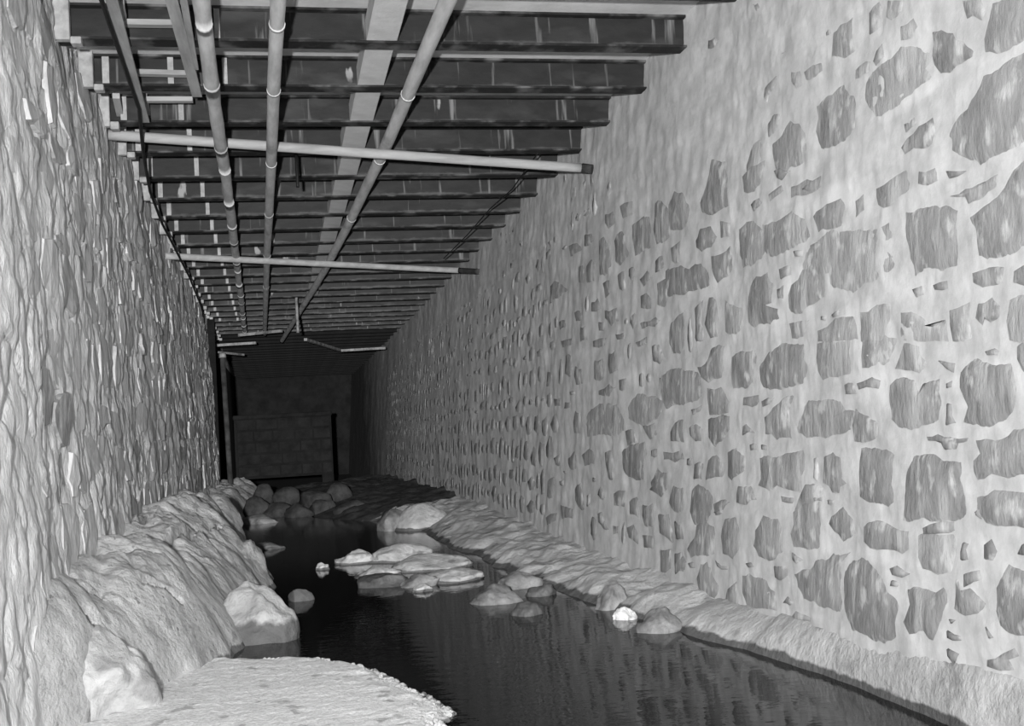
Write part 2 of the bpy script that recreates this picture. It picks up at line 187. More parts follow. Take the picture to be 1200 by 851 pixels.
RIGHT_STONES=[[0.17,[3.6,2.463,3.537,2.45,3.463,2.408,3.393,2.358,3.342,2.3,3.348,2.281,3.418,2.277,3.49,2.268,3.552,2.283,3.596,2.333,3.608,2.375,3.594,2.415]],[0.21,[3.293,2.204,3.196,2.205,3.074,2.216,2.978,2.214,2.986,1.918,3.091,1.908,3.182,1.899,3.256,1.898,3.311,1.891,3.401,1.934,3.495,1.986,3.506,2.047,3.469,2.095,3.386,2.113,3.328,2.159]],[0.2,[3.245,2.435,3.07,2.399,2.983,2.377,2.986,2.262,3.083,2.239,3.195,2.242,3.292,2.273,3.297,2.323,3.273,2.377]],[0.24,[3.804,2.486,3.68,2.45,3.608,2.39,3.609,2.337,3.565,2.285,3.669,2.274,3.822,2.243,3.97,2.238,4.016,2.248,4.079,2.32,4.114,2.381,4.102,2.436,3.998,2.46,3.892,2.465]],[0.2,[3.824,2.087,3.781,2.114,3.684,2.141,3.592,2.145,3.568,2.094,3.588,2.04,3.673,2.04,3.796,2.052]],[0.25,[3.982,2.529,3.928,2.542,3.914,2.477,3.998,2.468,4.021,2.493]],[0.26,[4.175,2.511,4.077,2.52,4.029,2.504,4.037,2.465,4.126,2.461,4.176,2.468]],[0.25,[4.043,2.709,3.964,2.728,3.934,2.684,3.973,2.608,4.044,2.609]],[0.25,[3.896,2.701,3.773,2.652,3.788,2.611,3.86,2.598,3.912,2.634]],[0.26,[3.803,2.561,3.692,2.558,3.672,2.512,3.72,2.483,3.804,2.502]],[0.27,[3.794,2.173,3.711,2.18,3.698,2.145,3.781,2.13]],[0.26,[3.413,2.509,3.299,2.478,3.267,2.409,3.29,2.383,3.345,2.425,3.38,2.424]],[0.2,[4.52,2.46,4.425,2.486,4.316,2.487,4.263,2.488,4.203,2.426,4.145,2.39,4.146,2.255,4.248,2.223,4.335,2.22,4.482,2.245,4.53,2.344,4.501,2.4]],[0.21,[4.961,2.403,4.849,2.423,4.763,2.466,4.679,2.433,4.599,2.354,4.579,2.266,4.659,2.221,4.805,2.218,4.915,2.264,4.949,2.331]],[0.24,[5.273,2.371,5.223,2.442,5.101,2.471,5.042,2.435,5.077,2.353,5.124,2.263,5.247,2.25]],[0.17,[5.813,3.23,5.722,3.22,5.677,3.181,5.721,3.157,5.827,3.183]],[0.16,[5.203,3.2,5.117,3.187,5.104,3.14,5.19,3.142]],[0.25,[4.752,2.698,4.659,2.672,4.638,2.59,4.7,2.595,4.742,2.642]],[0.26,[4.638,2.656,4.462,2.643,4.443,2.6,4.559,2.592,4.618,2.611]],[0.26,[5.055,2.712,4.961,2.723,4.894,2.73,4.916,2.688,5.007,2.657,5.019,2.62,5.066,2.665]],[0.26,[5.007,2.516,4.938,2.546,4.849,2.53,4.893,2.464,4.995,2.443]],[0.27,[4.368,2.745,4.296,2.754,4.175,2.743,4.16,2.583,4.262,2.584,4.378,2.632]],[0.27,[5.008,2.839,4.85,2.843,4.763,2.813,4.849,2.794,4.985,2.811]],[0.25,[4.433,2.796,4.386,2.797,4.378,2.74,4.424,2.747]],[0.22,[3.382,1.729,3.27,1.758,3.185,1.793,3.143,1.836,3.082,1.86,2.997,1.857,3.004,1.576,3.099,1.57,3.159,1.558,3.34,1.58,3.349,1.644]],[0.22,[4.003,1.97,3.897,1.986,3.768,1.994,3.728,1.931,3.742,1.904,3.826,1.891,3.944,1.869,3.996,1.896]],[0.21,[3.687,1.967,3.57,1.954,3.559,1.899,3.622,1.892,3.695,1.916]],[0.19,[3.521,1.927,3.39,1.895,3.497,1.891]],[0.22,[3.792,1.837,3.689,1.832,3.598,1.82,3.499,1.799,3.433,1.771,3.447,1.675,3.455,1.57,3.627,1.582,3.733,1.564,3.76,1.64,3.786,1.736]],[0.25,[4.658,1.765,4.539,1.855,4.389,1.898,4.214,1.852,4.005,1.816,3.87,1.822,3.849,1.771,3.879,1.73,3.829,1.667,3.844,1.615,3.932,1.589,4.086,1.578,4.183,1.562,4.32,1.592,4.54,1.666,4.658,1.71]],[0.25,[3.51,1.83,3.403,1.835,3.312,1.835,3.204,1.844,3.216,1.8,3.313,1.774,3.381,1.774,3.403,1.804]],[0.25,[4.163,1.956,4.09,1.973,4.083,1.897,4.164,1.88]],[0.17,[3.145,1.51,3.1,1.522,3.024,1.51,3.026,1.442,3.102,1.455,3.151,1.472]],[0.21,[3.748,1.532,3.68,1.538,3.668,1.499,3.721,1.495]],[0.2,[3.615,1.529,3.515,1.533,3.504,1.5,3.603,1.509]],[0.24,[3.38,1.538,3.275,1.543,3.191,1.53,3.202,1.479,3.319,1.478,3.375,1.503]],[0.26,[4.135,1.494,3.993,1.509,3.86,1.501,3.89,1.427,3.935,1.345,4.136,1.354]],[0.26,[3.832,1.459,3.695,1.429,3.605,1.375,3.518,1.395,3.519,1.31,3.848,1.338]],[0.22,[3.343,1.43,3.266,1.441,3.214,1.401,3.22,1.369,3.279,1.356,3.311,1.372,3.322,1.347,3.36,1.378]],[0.26,[3.173,1.423,3.083,1.43,3.007,1.421,3.011,1.266,3.176,1.287,3.195,1.353]],[0.25,[3.517,1.43,3.387,1.443,3.379,1.311,3.507,1.309]],[0.17,[5.907,2.316,5.801,2.408,5.742,2.53,5.526,2.454,5.482,2.205,5.622,2.212,5.768,2.21,5.875,2.252]],[0.16,[5.982,2.111,5.904,2.166,5.737,2.151,5.663,2.076,5.735,2.033,5.886,2.027,5.975,2.069]],[0.21,[6.469,2.423,6.361,2.487,6.22,2.443,6.117,2.373,6.066,2.303,6.082,2.235,6.215,2.206,6.428,2.252]],[0.21,[5.75,1.985,5.619,1.98,5.48,2.0,5.457,1.858,5.589,1.834,5.674,1.822,5.734,1.899]],[0.18,[6.533,2.019,6.246,2.012,6.076,1.962,5.885,1.968,5.778,1.895,5.777,1.827,6.009,1.824,6.207,1.821,6.529,1.843]],[0.22,[5.374,2.066,5.271,2.088,5.123,2.039,5.028,1.991,5.028,1.892,5.074,1.855,5.195,1.838,5.32,1.847,5.373,1.929]],[0.23,[5.075,2.03,4.915,2.018,4.721,2.037,4.6,1.957,4.561,1.877,4.64,1.859,4.763,1.847,4.982,1.853,5.063,1.898]],[0.23,[4.541,1.964,4.465,1.984,4.337,1.993,4.275,1.997,4.232,1.936,4.267,1.866,4.373,1.869,4.484,1.881,4.512,1.922]],[0.17,[5.134,1.789,5.004,1.785,4.947,1.723,4.958,1.627,5.027,1.625,4.892,1.59,4.891,1.542,4.981,1.523,5.073,1.532,5.168,1.527,5.242,1.559,5.243,1.682,5.206,1.749]],[0.22,[4.752,1.686,4.64,1.744,4.542,1.76,4.447,1.714,4.411,1.639,4.42,1.588,4.561,1.561,4.721,1.542,4.784,1.577,4.784,1.643]],[0.22,[5.324,2.33,5.198,2.362,5.006,2.345,5.076,2.241,5.172,2.217,5.298,2.24]],[0.22,[4.994,2.163,4.849,2.179,4.827,2.145,4.983,2.126]],[0.23,[5.209,2.158,5.1,2.171,5.064,2.138,5.172,2.115]],[0.25,[4.763,2.15,4.599,2.15,4.445,2.132,4.446,2.078,4.639,2.076,4.763,2.093]],[0.2,[4.639,2.108,4.56,2.122,4.502,2.091,4.56,2.077]],[0.19,[4.938,2.268,4.827,2.251,4.742,2.221,4.849,2.198,4.893,2.218]],[0.22,[4.87,1.779,4.752,1.784,4.742,1.731,4.848,1.723]],[0.22,[4.892,1.686,4.816,1.695,4.826,1.63,4.881,1.637]],[0.19,[5.791,1.762,5.688,1.738,5.643,1.612,5.656,1.526,5.758,1.524,5.849,1.611]],[0.22,[6.007,1.731,5.867,1.76,5.911,1.629,5.848,1.521,5.988,1.533]],[0.27,[5.56,1.722,5.319,1.65,5.318,1.547,5.395,1.513,5.558,1.538]],[0.24,[4.561,1.84,4.428,1.826,4.561,1.795]],[0.22,[4.721,1.84,4.64,1.831,4.63,1.802,4.701,1.809]],[0.26,[4.784,1.512,4.562,1.507,4.64,1.433,4.763,1.435]],[0.26,[4.523,1.449,4.34,1.491,4.169,1.481,4.105,1.368,4.524,1.396]],[0.26,[5.621,2.157,5.482,2.119,5.481,2.043,5.62,2.057]],[0.23,[4.375,1.504,4.287,1.52,4.305,1.496,4.366,1.49]],[0.21,[4.467,1.51,4.421,1.505,4.43,1.484,4.467,1.492]],[0.165,[3.461,1.206,3.414,1.231,3.38,1.249,3.325,1.235,3.26,1.22,3.157,1.217,3.138,1.174,3.124,1.128,3.161,1.06,3.222,1.029,3.318,1.007,3.442,1.026,3.417,1.08,3.468,1.151]],[0.21,[3.922,1.184,3.821,1.213,3.739,1.193,3.7,1.132,3.673,1.182,3.571,1.191,3.56,1.105,3.573,1.035,3.702,1.011,3.866,1.009,3.916,1.04,3.93,1.118]],[0.24,[4.12,1.369,3.964,1.402,3.833,1.359,3.862,1.3,3.892,1.263,3.996,1.255,4.121,1.25]],[0.22,[4.17,1.2,4.027,1.221,3.966,1.202,3.982,1.167,4.154,1.171]],[0.22,[4.187,1.102,4.075,1.067,3.998,1.034,3.991,0.987,4.045,0.963,4.188,0.959,4.213,1.029]],[0.22,[3.588,1.254,3.485,1.236,3.491,1.201,3.533,1.218]],[0.17,[3.676,0.982,3.599,0.992,3.513,0.981,3.397,0.977,3.408,0.964,3.466,0.957,3.478,0.936,3.55,0.932,3.575,0.956,3.663,0.967]],[0.165,[3.805,0.851,3.757,0.912,3.638,0.927,3.551,0.9,3.45,0.895,3.457,0.84,3.423,0.773,3.43,0.712,3.459,0.696,3.579,0.674,3.707,0.675,3.822,0.664]],[0.2,[3.374,0.97,3.319,0.974,3.244,0.97,3.172,1.002,3.103,1.008,3.027,1.007,3.031,0.86,3.116,0.86,3.206,0.842,3.289,0.852,3.377,0.826,3.398,0.896,3.353,0.924]],[0.19,[4.14,0.947,4.061,0.947,3.932,0.94,3.875,0.918,3.882,0.857,3.898,0.795,3.877,0.728,3.913,0.707,4.002,0.713,4.094,0.716,4.15,0.737,4.157,0.841]],[0.22,[3.378,0.775,3.28,0.806,3.117,0.807,3.023,0.811,3.025,0.708,3.12,0.688,3.23,0.686,3.336,0.691,3.379,0.722]],[0.21,[3.313,1.264,3.259,1.27,3.228,1.258,3.238,1.245,3.302,1.249]],[0.2,[3.126,1.269,3.096,1.279,3.03,1.273,3.032,1.174,3.099,1.181,3.127,1.224]],[0.22,[3.529,1.101,3.505,1.096,3.5,1.054,3.477,1.026,3.537,1.016]],[0.22,[3.534,1.168,3.498,1.177,3.504,1.153,3.534,1.15]],[0.25,[3.805,1.341,3.697,1.317,3.646,1.239,3.699,1.206,3.807,1.227,3.878,1.239]],[0.21,[5.461,1.402,5.343,1.429,5.156,1.424,5.131,1.368,5.191,1.312,5.191,1.251,5.265,1.225,5.446,1.228,5.473,1.318]],[0.19,[5.119,1.332,5.003,1.397,4.848,1.432,4.621,1.403,4.582,1.292,4.621,1.223,4.763,1.211,5.002,1.208,5.072,1.226,5.119,1.287]],[0.25,[4.524,1.404,4.186,1.391,4.188,1.234,4.341,1.226,4.468,1.219,4.515,1.27]],[0.23,[5.831,1.395,5.728,1.476,5.543,1.472,5.555,1.334,5.611,1.294,5.784,1.281,5.906,1.321,5.969,1.382]],[0.22,[6.63,1.374,6.337,1.405,6.098,1.378,5.906,1.299,5.874,1.218,6.03,1.184,6.194,1.17,6.55,1.208]],[0.22,[5.059,1.079,4.957,1.125,4.847,1.168,4.742,1.169,4.784,1.101,4.763,0.972,4.912,0.967,5.047,0.996]],[0.21,[4.722,1.045,4.601,1.15,4.45,1.153,4.29,1.139,4.256,1.096,4.156,1.085,4.173,1.02,4.308,0.988,4.451,0.971,4.641,0.97,4.717,0.999]],[0.19,[5.811,1.083,5.693,1.092,5.471,1.098,5.457,1.024,5.579,0.962,5.691,0.929,5.794,0.984]],[0.21,[5.315,1.186,5.107,1.193,5.107,1.158,5.19,1.131,5.315,1.145]],[0.2,[5.083,1.158,4.924,1.171,4.979,1.144,5.071,1.128]],[0.2,[5.301,1.043,5.264,1.053,5.153,1.002,5.314,0.992]],[0.21,[5.105,0.884,4.912,0.892,4.661,0.922,4.641,0.837,4.661,0.729,4.826,0.74,4.912,0.755,5.001,0.725,5.116,0.747,5.093,0.816]],[0.18,[4.469,0.902,4.378,0.925,4.3,0.904,4.283,0.805,4.241,0.786,4.309,0.771,4.327,0.741,4.397,0.741,4.424,0.766,4.488,0.78]],[0.18,[5.496,0.909,5.39,0.931,5.288,0.891,5.275,0.821,5.441,0.76,5.495,0.774,5.495,0.857]],[0.18,[5.991,0.837,5.914,0.852,5.852,0.84,5.881,0.75,6.006,0.746]],[0.22,[5.778,0.863,5.662,0.892,5.55,0.835,5.563,0.772,5.806,0.747]],[0.18,[6.037,0.688,5.927,0.726,5.775,0.699,5.688,0.66,5.715,0.583,5.773,0.525,5.985,0.488,6.05,0.562]],[0.16,[5.687,0.628,5.575,0.655,5.453,0.651,5.574,0.581,5.658,0.565]],[0.21,[5.363,0.737,5.188,0.744,5.116,0.679,5.236,0.643,5.375,0.65]],[0.2,[6.092,1.042,5.964,1.063,5.87,1.028,5.9,0.961,5.994,0.961,6.075,0.996]],[0.22,[6.061,1.145,5.873,1.168,5.903,1.13,6.028,1.11]],[0.22,[4.263,1.201,4.188,1.205,4.156,1.154,4.255,1.156]],[0.2,[5.226,0.947,5.141,0.952,5.141,0.918,5.213,0.917]],[0.21,[5.082,0.948,5.013,0.943,5.013,0.919,5.07,0.923]],[0.22,[4.868,0.71,4.732,0.708,4.752,0.679,4.847,0.683]],[0.2,[4.554,0.721,4.47,0.725,4.47,0.704,4.545,0.7]],[0.22,[4.554,0.892,4.516,0.897,4.526,0.788,4.554,0.796]],[0.23,[5.814,1.26,5.61,1.256,5.472,1.171,5.471,1.108,5.796,1.105]],[0.17,[6.121,0.863,6.04,0.87,6.055,0.824,6.114,0.823]],[0.21,[4.433,0.714,4.371,0.717,4.38,0.692,4.424,0.693]],[0.165,[4.276,0.433,4.209,0.489,4.112,0.511,4.042,0.483,3.945,0.44,3.917,0.398,3.84,0.349,3.862,0.279,3.862,0.234,3.934,0.192,4.084,0.193,4.195,0.198,4.268,0.263,4.285,0.35]],[0.22,[4.127,0.625,4.002,0.662,3.885,0.639,3.774,0.633,3.768,0.601,3.768,0.564,3.816,0.541,3.915,0.55,4.065,0.54,4.127,0.561]],[0.24,[3.727,0.626,3.681,0.644,3.501,0.648,3.49,0.618,3.522,0.512,3.607,0.484,3.696,0.499,3.725,0.539]],[0.18,[3.694,0.65,3.617,0.674,3.507,0.685,3.498,0.655,3.568,0.64,3.688,0.626]],[0.18,[3.791,0.415,3.75,0.438,3.684,0.436,3.621,0.43,3.571,0.454,3.547,0.432,3.56,0.382,3.598,0.307,3.624,0.254,3.655,0.255,3.687,0.278,3.78,0.248,3.82,0.293,3.778,0.365]],[0.2,[3.498,0.487,3.481,0.492,3.475,0.456,3.418,0.47,3.363,0.444,3.32,0.43,3.364,0.391,3.443,0.369,3.512,0.382]],[0.23,[3.451,0.513,3.361,0.537,3.35,0.505,3.452,0.465]],[0.165,[3.276,0.488,3.238,0.544,3.212,0.579,3.172,0.57,3.114,0.558,3.038,0.573,3.043,0.373,3.128,0.356,3.217,0.347,3.258,0.362,3.278,0.411]],[0.13,[3.337,0.625,3.304,0.644,3.273,0.605,3.295,0.573,3.338,0.572]],[0.15,[3.455,0.621,3.426,0.617,3.444,0.595,3.433,0.562,3.468,0.555,3.467,0.586]],[0.14,[3.141,0.642,3.111,0.654,3.073,0.655,3.074,0.606,3.112,0.605,3.166,0.606]],[0.2,[3.909,0.482,3.859,0.499,3.763,0.477,3.831,0.454,3.888,0.458]],[0.2,[3.888,0.44,3.846,0.437,3.853,0.418,3.895,0.416]],[0.2,[3.334,0.246,3.281,0.262,3.188,0.311,3.159,0.292,3.219,0.268,3.189,0.242,3.335,0.223]],[0.17,[3.549,0.308,3.478,0.299,3.473,0.284,3.544,0.282]],[0.19,[3.544,0.247,3.48,0.239,3.504,0.2,3.539,0.221]],[0.2,[3.332,0.357,3.29,0.325,3.311,0.318]],[0.18,[3.537,0.348,3.501,0.35,3.525,0.333]],[0.18,[3.379,0.728,3.357,0.742,3.346,0.703,3.374,0.715]],[0.2,[4.752,0.642,4.642,0.702,4.489,0.71,4.47,0.608,4.489,0.499,4.642,0.481,4.752,0.479,4.773,0.541,4.742,0.588]],[0.21,[4.398,0.647,4.293,0.696,4.209,0.644,4.193,0.588,4.294,0.543,4.38,0.581,4.425,0.612]],[0.21,[5.174,0.449,5.139,0.53,5.046,0.614,4.89,0.606,4.847,0.535,4.825,0.454,5.0,0.39,5.115,0.402]],[0.22,[5.587,0.464,5.533,0.562,5.361,0.584,5.31,0.497,5.322,0.406,5.411,0.356,5.558,0.372]],[0.23,[6.111,0.34,5.984,0.42,5.954,0.5,5.773,0.524,5.671,0.51,5.669,0.361,5.859,0.332,6.045,0.302]],[0.2,[4.763,0.361,4.603,0.401,4.546,0.446,4.453,0.46,4.381,0.497,4.311,0.496,4.227,0.512,4.294,0.464,4.295,0.357,4.279,0.27,4.33,0.25,4.454,0.244,4.546,0.256,4.662,0.257,4.722,0.303]],[0.22,[5.308,0.297,5.21,0.318,5.022,0.302,4.922,0.258,4.91,0.167,5.067,0.154,5.257,0.145,5.307,0.208]],[0.21,[5.949,0.201,5.874,0.292,5.784,0.307,5.668,0.245,5.597,0.201,5.652,0.12,5.856,0.108,5.917,0.149]],[0.23,[5.515,0.139,5.475,0.206,5.358,0.261,5.332,0.135,5.501,0.115]],[0.2,[4.955,0.376,4.794,0.393,4.804,0.347,4.868,0.316,4.944,0.321]],[0.21,[4.868,0.215,4.815,0.254,4.742,0.237,4.783,0.213]],[0.19,[5.246,0.359,5.186,0.37,5.15,0.35,5.21,0.34]],[0.17,[6.298,0.452,6.18,0.49,6.145,0.395,6.279,0.383]],[0.18,[6.294,0.253,6.176,0.3,6.109,0.272,6.141,0.223,6.275,0.197]],[0.2,[6.077,0.27,5.982,0.286,5.965,0.254,6.044,0.245]],[0.24,[4.825,0.144,4.722,0.204,4.546,0.196,4.565,0.176,4.804,0.129]],[0.22,[4.752,0.461,4.662,0.434,4.722,0.41,4.752,0.425]],[0.22,[4.742,0.643,4.641,0.774,4.47,0.763,4.545,0.69]],[0.19,[5.672,0.585,5.547,0.598,5.602,0.573]],[0.21,[5.655,0.331,5.463,0.32,5.476,0.298,5.626,0.302]],[0.21,[7.216,2.438,7.057,2.451,6.854,2.427,6.801,2.295,6.815,2.214,7.015,2.216,7.155,2.212,7.194,2.312]],[0.21,[6.743,2.493,6.602,2.484,6.465,2.404,6.417,2.235,6.534,2.196,6.688,2.207,6.747,2.306]],[0.19,[7.614,2.409,7.497,2.446,7.343,2.394,7.282,2.249,7.488,2.197,7.587,2.242]],[0.22,[8.015,2.48,7.885,2.488,7.714,2.391,7.687,2.222,7.85,2.176,7.98,2.201]],[0.2,[8.35,2.337,8.211,2.365,8.073,2.306,8.111,2.177,8.319,2.193]],[0.2,[7.828,2.639,7.622,2.621,7.559,2.527,7.739,2.508,7.825,2.566]],[0.19,[8.484,2.603,8.221,2.568,8.172,2.496,8.454,2.501]],[0.2,[8.973,2.597,8.656,2.569,8.527,2.494,8.912,2.492]],[0.18,[6.716,2.114,6.593,2.125,6.545,2.046,6.714,2.033]],[0.2,[7.279,2.148,7.17,2.143,7.097,2.077,7.221,2.051,7.277,2.092]],[0.2,[7.544,2.143,7.372,2.151,7.348,2.013,7.5,2.028]],[0.22,[7.044,2.037,6.877,2.076,6.777,2.009,6.974,1.976]],[0.2,[6.681,1.965,6.528,1.974,6.382,1.982,6.379,1.864,6.524,1.793,6.677,1.821]],[0.21,[7.023,1.927,6.889,1.93,6.773,1.874,6.788,1.813,7.003,1.838]],[0.21,[6.296,1.93,6.2,1.955,6.183,1.819,6.294,1.872]],[0.24,[7.485,2.628,7.204,2.602,7.2,2.49,7.423,2.523]],[0.22,[9.654,2.351,9.413,2.374,8.897,2.22,9.283,2.188,9.642,2.175]],[0.22,[7.891,2.134,7.724,2.134,7.659,2.031,7.843,2.008]],[0.25,[6.415,2.145,6.218,2.16,6.215,2.024,6.384,2.051]],[0.24,[8.645,2.37,8.447,2.365,8.415,2.207,8.613,2.234]],[0.2,[8.195,2.027,8.016,2.042,7.947,1.949,8.191,1.952]],[0.2,[8.15,1.578,7.909,1.584,7.838,1.426,7.987,1.401,8.12,1.429]],[0.21,[7.742,1.607,7.542,1.614,7.459,1.45,7.694,1.435,7.759,1.515]],[0.21,[6.781,1.573,6.639,1.572,6.53,1.463,6.636,1.44,6.746,1.468]],[0.21,[6.433,1.682,6.182,1.732,6.177,1.495,6.399,1.488,6.459,1.556]],[0.19,[8.519,1.873,8.35,1.868,8.31,1.739,8.512,1.744]],[0.19,[9.271,1.99,8.99,1.974,8.958,1.903,9.208,1.908]],[0.22,[9.202,1.817,8.767,1.805,8.712,1.748,9.142,1.75]],[0.22,[8.18,1.727,7.83,1.72,7.849,1.663,8.178,1.678]],[0.22,[7.117,1.623,6.864,1.643,6.846,1.6,7.064,1.586]],[0.22,[7.034,1.744,6.9,1.741,6.675,1.748,6.597,1.719,6.704,1.685,6.999,1.698]],[0.22,[7.882,1.928,7.554,1.913,7.511,1.805,7.709,1.785,7.879,1.868]],[0.2,[8.682,1.214,8.492,1.196,8.483,1.019,8.723,1.021,8.754,1.125]],[0.245,[8.408,1.156,7.98,1.255,7.488,1.227,7.296,1.111,7.33,1.035,7.479,0.986,7.968,1.004,8.375,0.981]],[0.235,[7.3,1.199,7.089,1.288,6.63,1.239,6.567,1.147,6.688,1.1,6.978,1.058,7.296,1.111]],[0.22,[6.664,1.361,6.397,1.385,6.017,1.371,5.891,1.327,5.914,1.229,6.197,1.175,6.42,1.172,6.508,1.155,6.63,1.239]],[0.18,[7.33,1.035,7.15,1.044,7.077,0.948,7.29,0.925]],[0.2,[6.979,1.063,6.719,1.08,6.655,1.009,6.811,0.969]],[0.19,[6.417,1.017,6.333,1.074,6.195,1.09,6.166,0.95,6.415,0.959]],[0.2,[8.027,1.34,7.692,1.377,7.532,1.341,7.688,1.279,8.026,1.304]],[0.22,[7.457,1.394,7.307,1.397,7.34,1.31,7.454,1.315]],[0.21,[8.677,1.576,8.452,1.536,8.421,1.408,8.642,1.406,8.698,1.487]],[0.19,[9.726,1.588,9.478,1.559,9.591,1.437,9.716,1.443]],[0.2,[7.586,1.721,7.337,1.72,7.354,1.666,7.545,1.677]],[0.21,[8.03,1.86,7.857,1.853,7.917,1.776,8.026,1.787]],[0.21,[8.727,2.012,8.501,1.999,8.448,1.929,8.671,1.927]],[0.19,[9.403,1.331,9.144,1.335,9.167,1.254,9.369,1.26]],[0.21,[9.003,1.289,8.789,1.282,8.839,1.231,9.026,1.23]],[0.18,[7.418,0.89,7.218,0.946,6.909,0.967,6.857,0.885,6.936,0.781,6.907,0.709,7.069,0.698,7.282,0.718,7.395,0.769]],[0.21,[7.794,0.886,7.632,0.899,7.567,0.776,7.564,0.697,7.703,0.683,7.769,0.794]],[0.22,[8.488,0.854,8.277,0.906,8.094,0.883,8.067,0.788,8.411,0.762]],[0.19,[8.894,0.823,8.715,0.89,8.612,0.853,8.63,0.738,8.809,0.723,8.891,0.771]],[0.17,[9.369,0.816,9.17,0.859,9.136,0.765,9.306,0.755]],[0.16,[8.698,0.582,8.477,0.642,8.423,0.532,8.346,0.431,8.465,0.418,8.666,0.482]],[0.16,[7.991,0.565,7.887,0.64,7.779,0.552,7.883,0.535]],[0.18,[8.305,0.55,8.214,0.566,8.186,0.471,8.278,0.46]],[0.19,[6.771,0.704,6.649,0.798,6.469,0.773,6.452,0.677,6.568,0.613,6.802,0.652,6.755,0.674]],[0.2,[6.435,0.591,6.352,0.7,6.161,0.698,6.158,0.55,6.321,0.545]],[0.2,[7.24,0.558,7.083,0.597,7.013,0.559,7.026,0.454,7.219,0.473]],[0.2,[6.946,0.553,6.736,0.574,6.706,0.416,6.892,0.412,6.943,0.48]],[0.21,[6.641,0.51,6.42,0.534,6.345,0.378,6.373,0.352,6.608,0.394]],[0.17,[6.32,0.493,6.183,0.484,6.155,0.394,6.262,0.385,6.304,0.419]],[0.2,[6.561,0.898,6.219,0.911,6.164,0.856,6.327,0.834,6.544,0.849]],[0.2,[7.964,0.437,7.858,0.455,7.648,0.333,7.769,0.323,7.939,0.368]],[0.2,[7.27,0.384,7.129,0.415,7.023,0.361,7.021,0.283,7.231,0.312]],[0.22,[6.956,0.356,6.73,0.364,6.712,0.286,6.92,0.277]],[0.18,[6.315,0.305,6.18,0.328,6.151,0.211,6.312,0.174]],[0.21,[6.605,0.296,6.386,0.322,6.383,0.204,6.601,0.15]],[0.18,[9.115,0.431,8.713,0.415,8.709,0.339,9.052,0.315]],[0.2,[9.634,0.289,9.223,0.358,9.218,0.29,9.568,0.224]],[0.22,[7.599,0.595,7.315,0.63,7.311,0.51,7.576,0.506]],[0.2,[6.777,0.906,6.652,0.917,6.651,0.868,6.76,0.866]],[0.22,[7.59,0.371,7.418,0.383,7.415,0.318,7.568,0.305]],[0.18,[9.183,0.623,9.017,0.635,9.015,0.595,9.153,0.59]],[0.18,[8.129,0.69,8.041,0.693,8.061,0.657,8.128,0.654]],[0.18,[9.049,0.714,8.941,0.717,8.966,0.69]],[0.2,[9.595,0.615,9.3,0.666,9.404,0.47,9.585,0.461]]]
# ---------------------------------------------------------------- walls
BR = (2.455-2.20)/3.3
def xr(z): return 2.20 + BR*z                       # right wall face, battered
def disp_r(y, z):
    return .016*fbm(.3, y, z, 1.3, 3) + .006*ns(2, y*1.5, z, 6)
def rough_r(y, z):
    cover = .006*max(0, ns(7, y, z, .8)) + (.006 if z > 2.75 else 0)
    return .003*fbm(9, y*1.0, z*.8, 8, 3) + .0035*fbm(4, y, z, 26, 2) + cover
def xl(y, z): return -1.09 - .013*(y-6) + .04*(3.3-z)
def disp_l(y, z):
    return .03*fbm(.3, y, z, 1.1, 3) + .016*fbm(3, y*1.6, z*.8, 4, 3)
def rough_l(y, z):
    a = noise.noise(Vector((y*9, z*4, 2))); c = noise.noise(Vector((y*5, z*2.6, 8))); return .012*abs(a) + .012*fbm(9, y*1.4, z*.7, 12, 3) - .035*max(0, .07-abs(c))/.07*(.5+ns(y, z, 2, 1.3))
def grid(name, ys, zs, fn, m, flip, **props):
    V = [fn(y, z) for y in ys for z in zs]; nz = len(zs); F = []
    for i in range(len(ys)-1):
        for j in range(nz-1):
            q = (i*nz+j, i*nz+j+1, (i+1)*nz+j+1, (i+1)*nz+j); F.append(q if not flip else q[::-1])
    return pyobj(name, V, F, m, None, smooth=True, **props)
def frange(a, b, s):
    n = max(1, round((b-a)/s)); return [a+(b-a)*i/n for i in range(n+1)]
zs = frange(-.25, 3.56, .024)
ys_r = frange(-1, 2.5, .12)[:-1] + frange(2.5, 5.5, .014)[:-1] + frange(5.5, 11, .025)[:-1] + frange(11, 20, .06)[:-1] + frange(20, 41, .2)
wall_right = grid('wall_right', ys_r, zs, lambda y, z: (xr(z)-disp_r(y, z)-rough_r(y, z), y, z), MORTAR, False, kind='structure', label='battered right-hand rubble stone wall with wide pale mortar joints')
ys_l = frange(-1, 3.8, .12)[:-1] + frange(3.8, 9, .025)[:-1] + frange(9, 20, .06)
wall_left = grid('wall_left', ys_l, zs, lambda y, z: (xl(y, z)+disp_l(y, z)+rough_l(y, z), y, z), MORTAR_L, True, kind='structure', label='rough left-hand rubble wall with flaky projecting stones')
# set-back continuation of the left side past the corner
V = [(-1.14, 20, -.2), (-1.75, 20, -.2), (-1.75, 41, -.2), (-1.14, 20, 3.56), (-1.75, 20, 3.56), (-1.75, 41, 3.56)]
pyobj('wall_far_left', V, [(0,1,4,3), (1,2,5,4)], FAR_SHADE, kind='structure')

